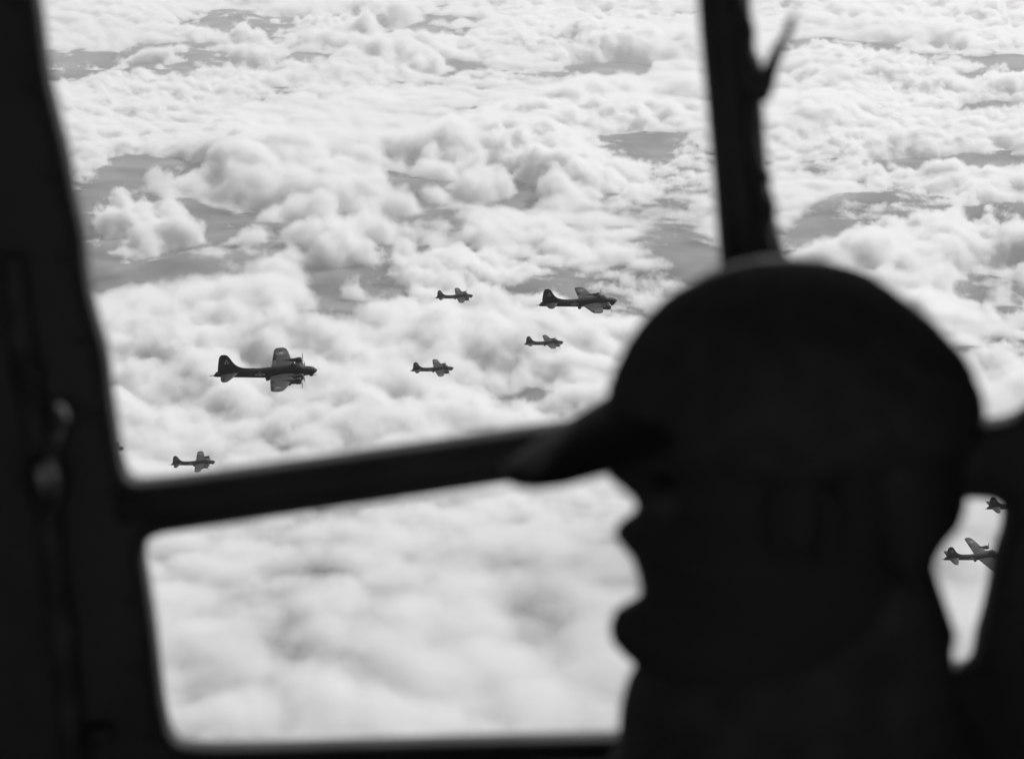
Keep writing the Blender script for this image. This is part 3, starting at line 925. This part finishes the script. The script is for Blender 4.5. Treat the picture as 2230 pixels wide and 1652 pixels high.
for sg in (-1, 1):
    ys = YP - 0.025 + sg * 0.15
    ye = min(ys + sg * 0.012, YW - 0.07)
    on_man(rope('sleeve', [(x0_ + 0.01, YP - 0.025 + sg * 0.11, z0 - 0.06), (x0_, ys * 0.5 + ye * 0.5, z0 - 0.16), (x0_ - 0.02, ye, z0 - 0.30), (x0_ - 0.10, ye - sg * 0.01, z0 - 0.37), (x0_ - 0.24, ye - sg * 0.05, z0 - 0.42)],
                [0.062, 0.060, 0.052, 0.05, 0.042], m_jacket, 6 + sg, 14, 0.06))
    # trousers: thighs along the seat, shins to the floor
    yl = YP - 0.03 + sg * 0.08
    zs = z0 - 0.66
    on_man(rope('trouser_leg', [(x0_ + 0.02, yl, zs + 0.04), (x0_ - 0.2, yl, zs + 0.06), (x0_ - 0.40, yl, zs + 0.05), (x0_ - 0.46, yl, zs - 0.06), (x0_ - 0.45, yl, ZB + 0.09)],
                [0.085, 0.082, 0.068, 0.062, 0.05], m_jacket, 8 + sg, 14, 0.05))
    on_man(rope('boot', [(x0_ - 0.43, yl, ZB + 0.16), (x0_ - 0.44, yl, ZB + 0.06), (x0_ - 0.52, yl, ZB + 0.045), (x0_ - 0.62, yl, ZB + 0.035)], [0.052, 0.05, 0.045, 0.03], m_visor, 3, 12, 0.0))
    # gloved hand resting on the thigh: palm and five bent fingers
    hx, hy, hz = x0_ - 0.27, ye - sg * 0.06, z0 - 0.445
    gl = on_man(rope('glove', [(hx + 0.05, hy + sg * 0.008, hz + 0.018), (hx, hy, hz + 0.004), (hx - 0.05, hy - sg * 0.005, hz - 0.01)], [0.034, 0.036, 0.030], m_jacket, 2, 12, 0.0))
    for q in range(5):
        off = (q - 1.5) * 0.017
        ln = (0.07, 0.08, 0.076, 0.06, 0.05)[q]
        if q < 4:
            pts = [(hx - 0.045, hy + off, hz - 0.008), (hx - 0.045 - ln * 0.5, hy + off * 1.1, hz - 0.014), (hx - 0.045 - ln * 0.85, hy + off * 1.1, hz - 0.035), (hx - 0.045 - ln, hy + off * 1.1, hz - 0.055)]
        else:
            pts = [(hx + 0.01, hy - sg * 0.03, hz), (hx - 0.03, hy - sg * 0.055, hz - 0.012), (hx - 0.055, hy - sg * 0.055, hz - 0.03)]
        on_man(rope('glove_finger', pts, 0.0105, m_jacket, q, 8, 0.0))

# the seat he sits on
seat = bpy.data.objects.new('crew_seat', None); COL.objects.link(seat)
seat.location = (x0_, YP - 0.03, ZB)
tag(seat, 'dark padded crew seat under the person in the peaked cap', 'seat')
def on_seat(o):
    o.parent = seat; o.matrix_parent_inverse = Matrix.Translation(seat.location).inverted(); return o
zs = z0 - 0.69
def pad(name, x0, x1, y0, y1, za, zb, mat):
    o = box(name, x0, x1, y0, y1, za, zb, mat)
    bm = bmesh.new(); bm.from_mesh(o.data); bmesh.ops.bevel(bm, geom=bm.edges[:], offset=0.018, segments=3, affect='EDGES', profile=0.5)
    bm.to_mesh(o.data); bm.free(); return on_seat(o)
pad('seat_cushion', x0_ - 0.30, x0_ + 0.20, YP - 0.22, YP + 0.16, zs - 0.09, zs, m_jacket)
pad('backrest', x0_ + 0.15, x0_ + 0.22, YP - 0.20, YP + 0.16, zs + 0.01, z0 - 0.16, m_jacket)
for sx in (-0.25, 0.16):
    for sy in (-0.17, 0.11):
        on_seat(rod('leg', (x0_ + sx, YP + sy, ZB), (x0_ + sx, YP + sy, zs - 0.085), 0.016, 0.016, m_frame, None))

# ---- the thin air between us and the far clouds
hz = bpy.data.materials.new('haze')
hz.use_nodes = True
nt = hz.node_tree; nt.nodes.clear()
pv = nt.nodes.new('ShaderNodeVolumePrincipled')
pv.inputs['Color'].default_value = (0.95, 0.95, 0.95, 1)
pv.inputs['Density'].default_value = 4.4e-5
pv.inputs['Anisotropy'].default_value = 0.3
om = nt.nodes.new('ShaderNodeOutputMaterial')
nt.links.new(pv.outputs[0], om.inputs['Volume'])
hb = box('haze', -125000, 125000, -125000, 125000, -2700, 60, hz)
tag(hb, kind='stuff')
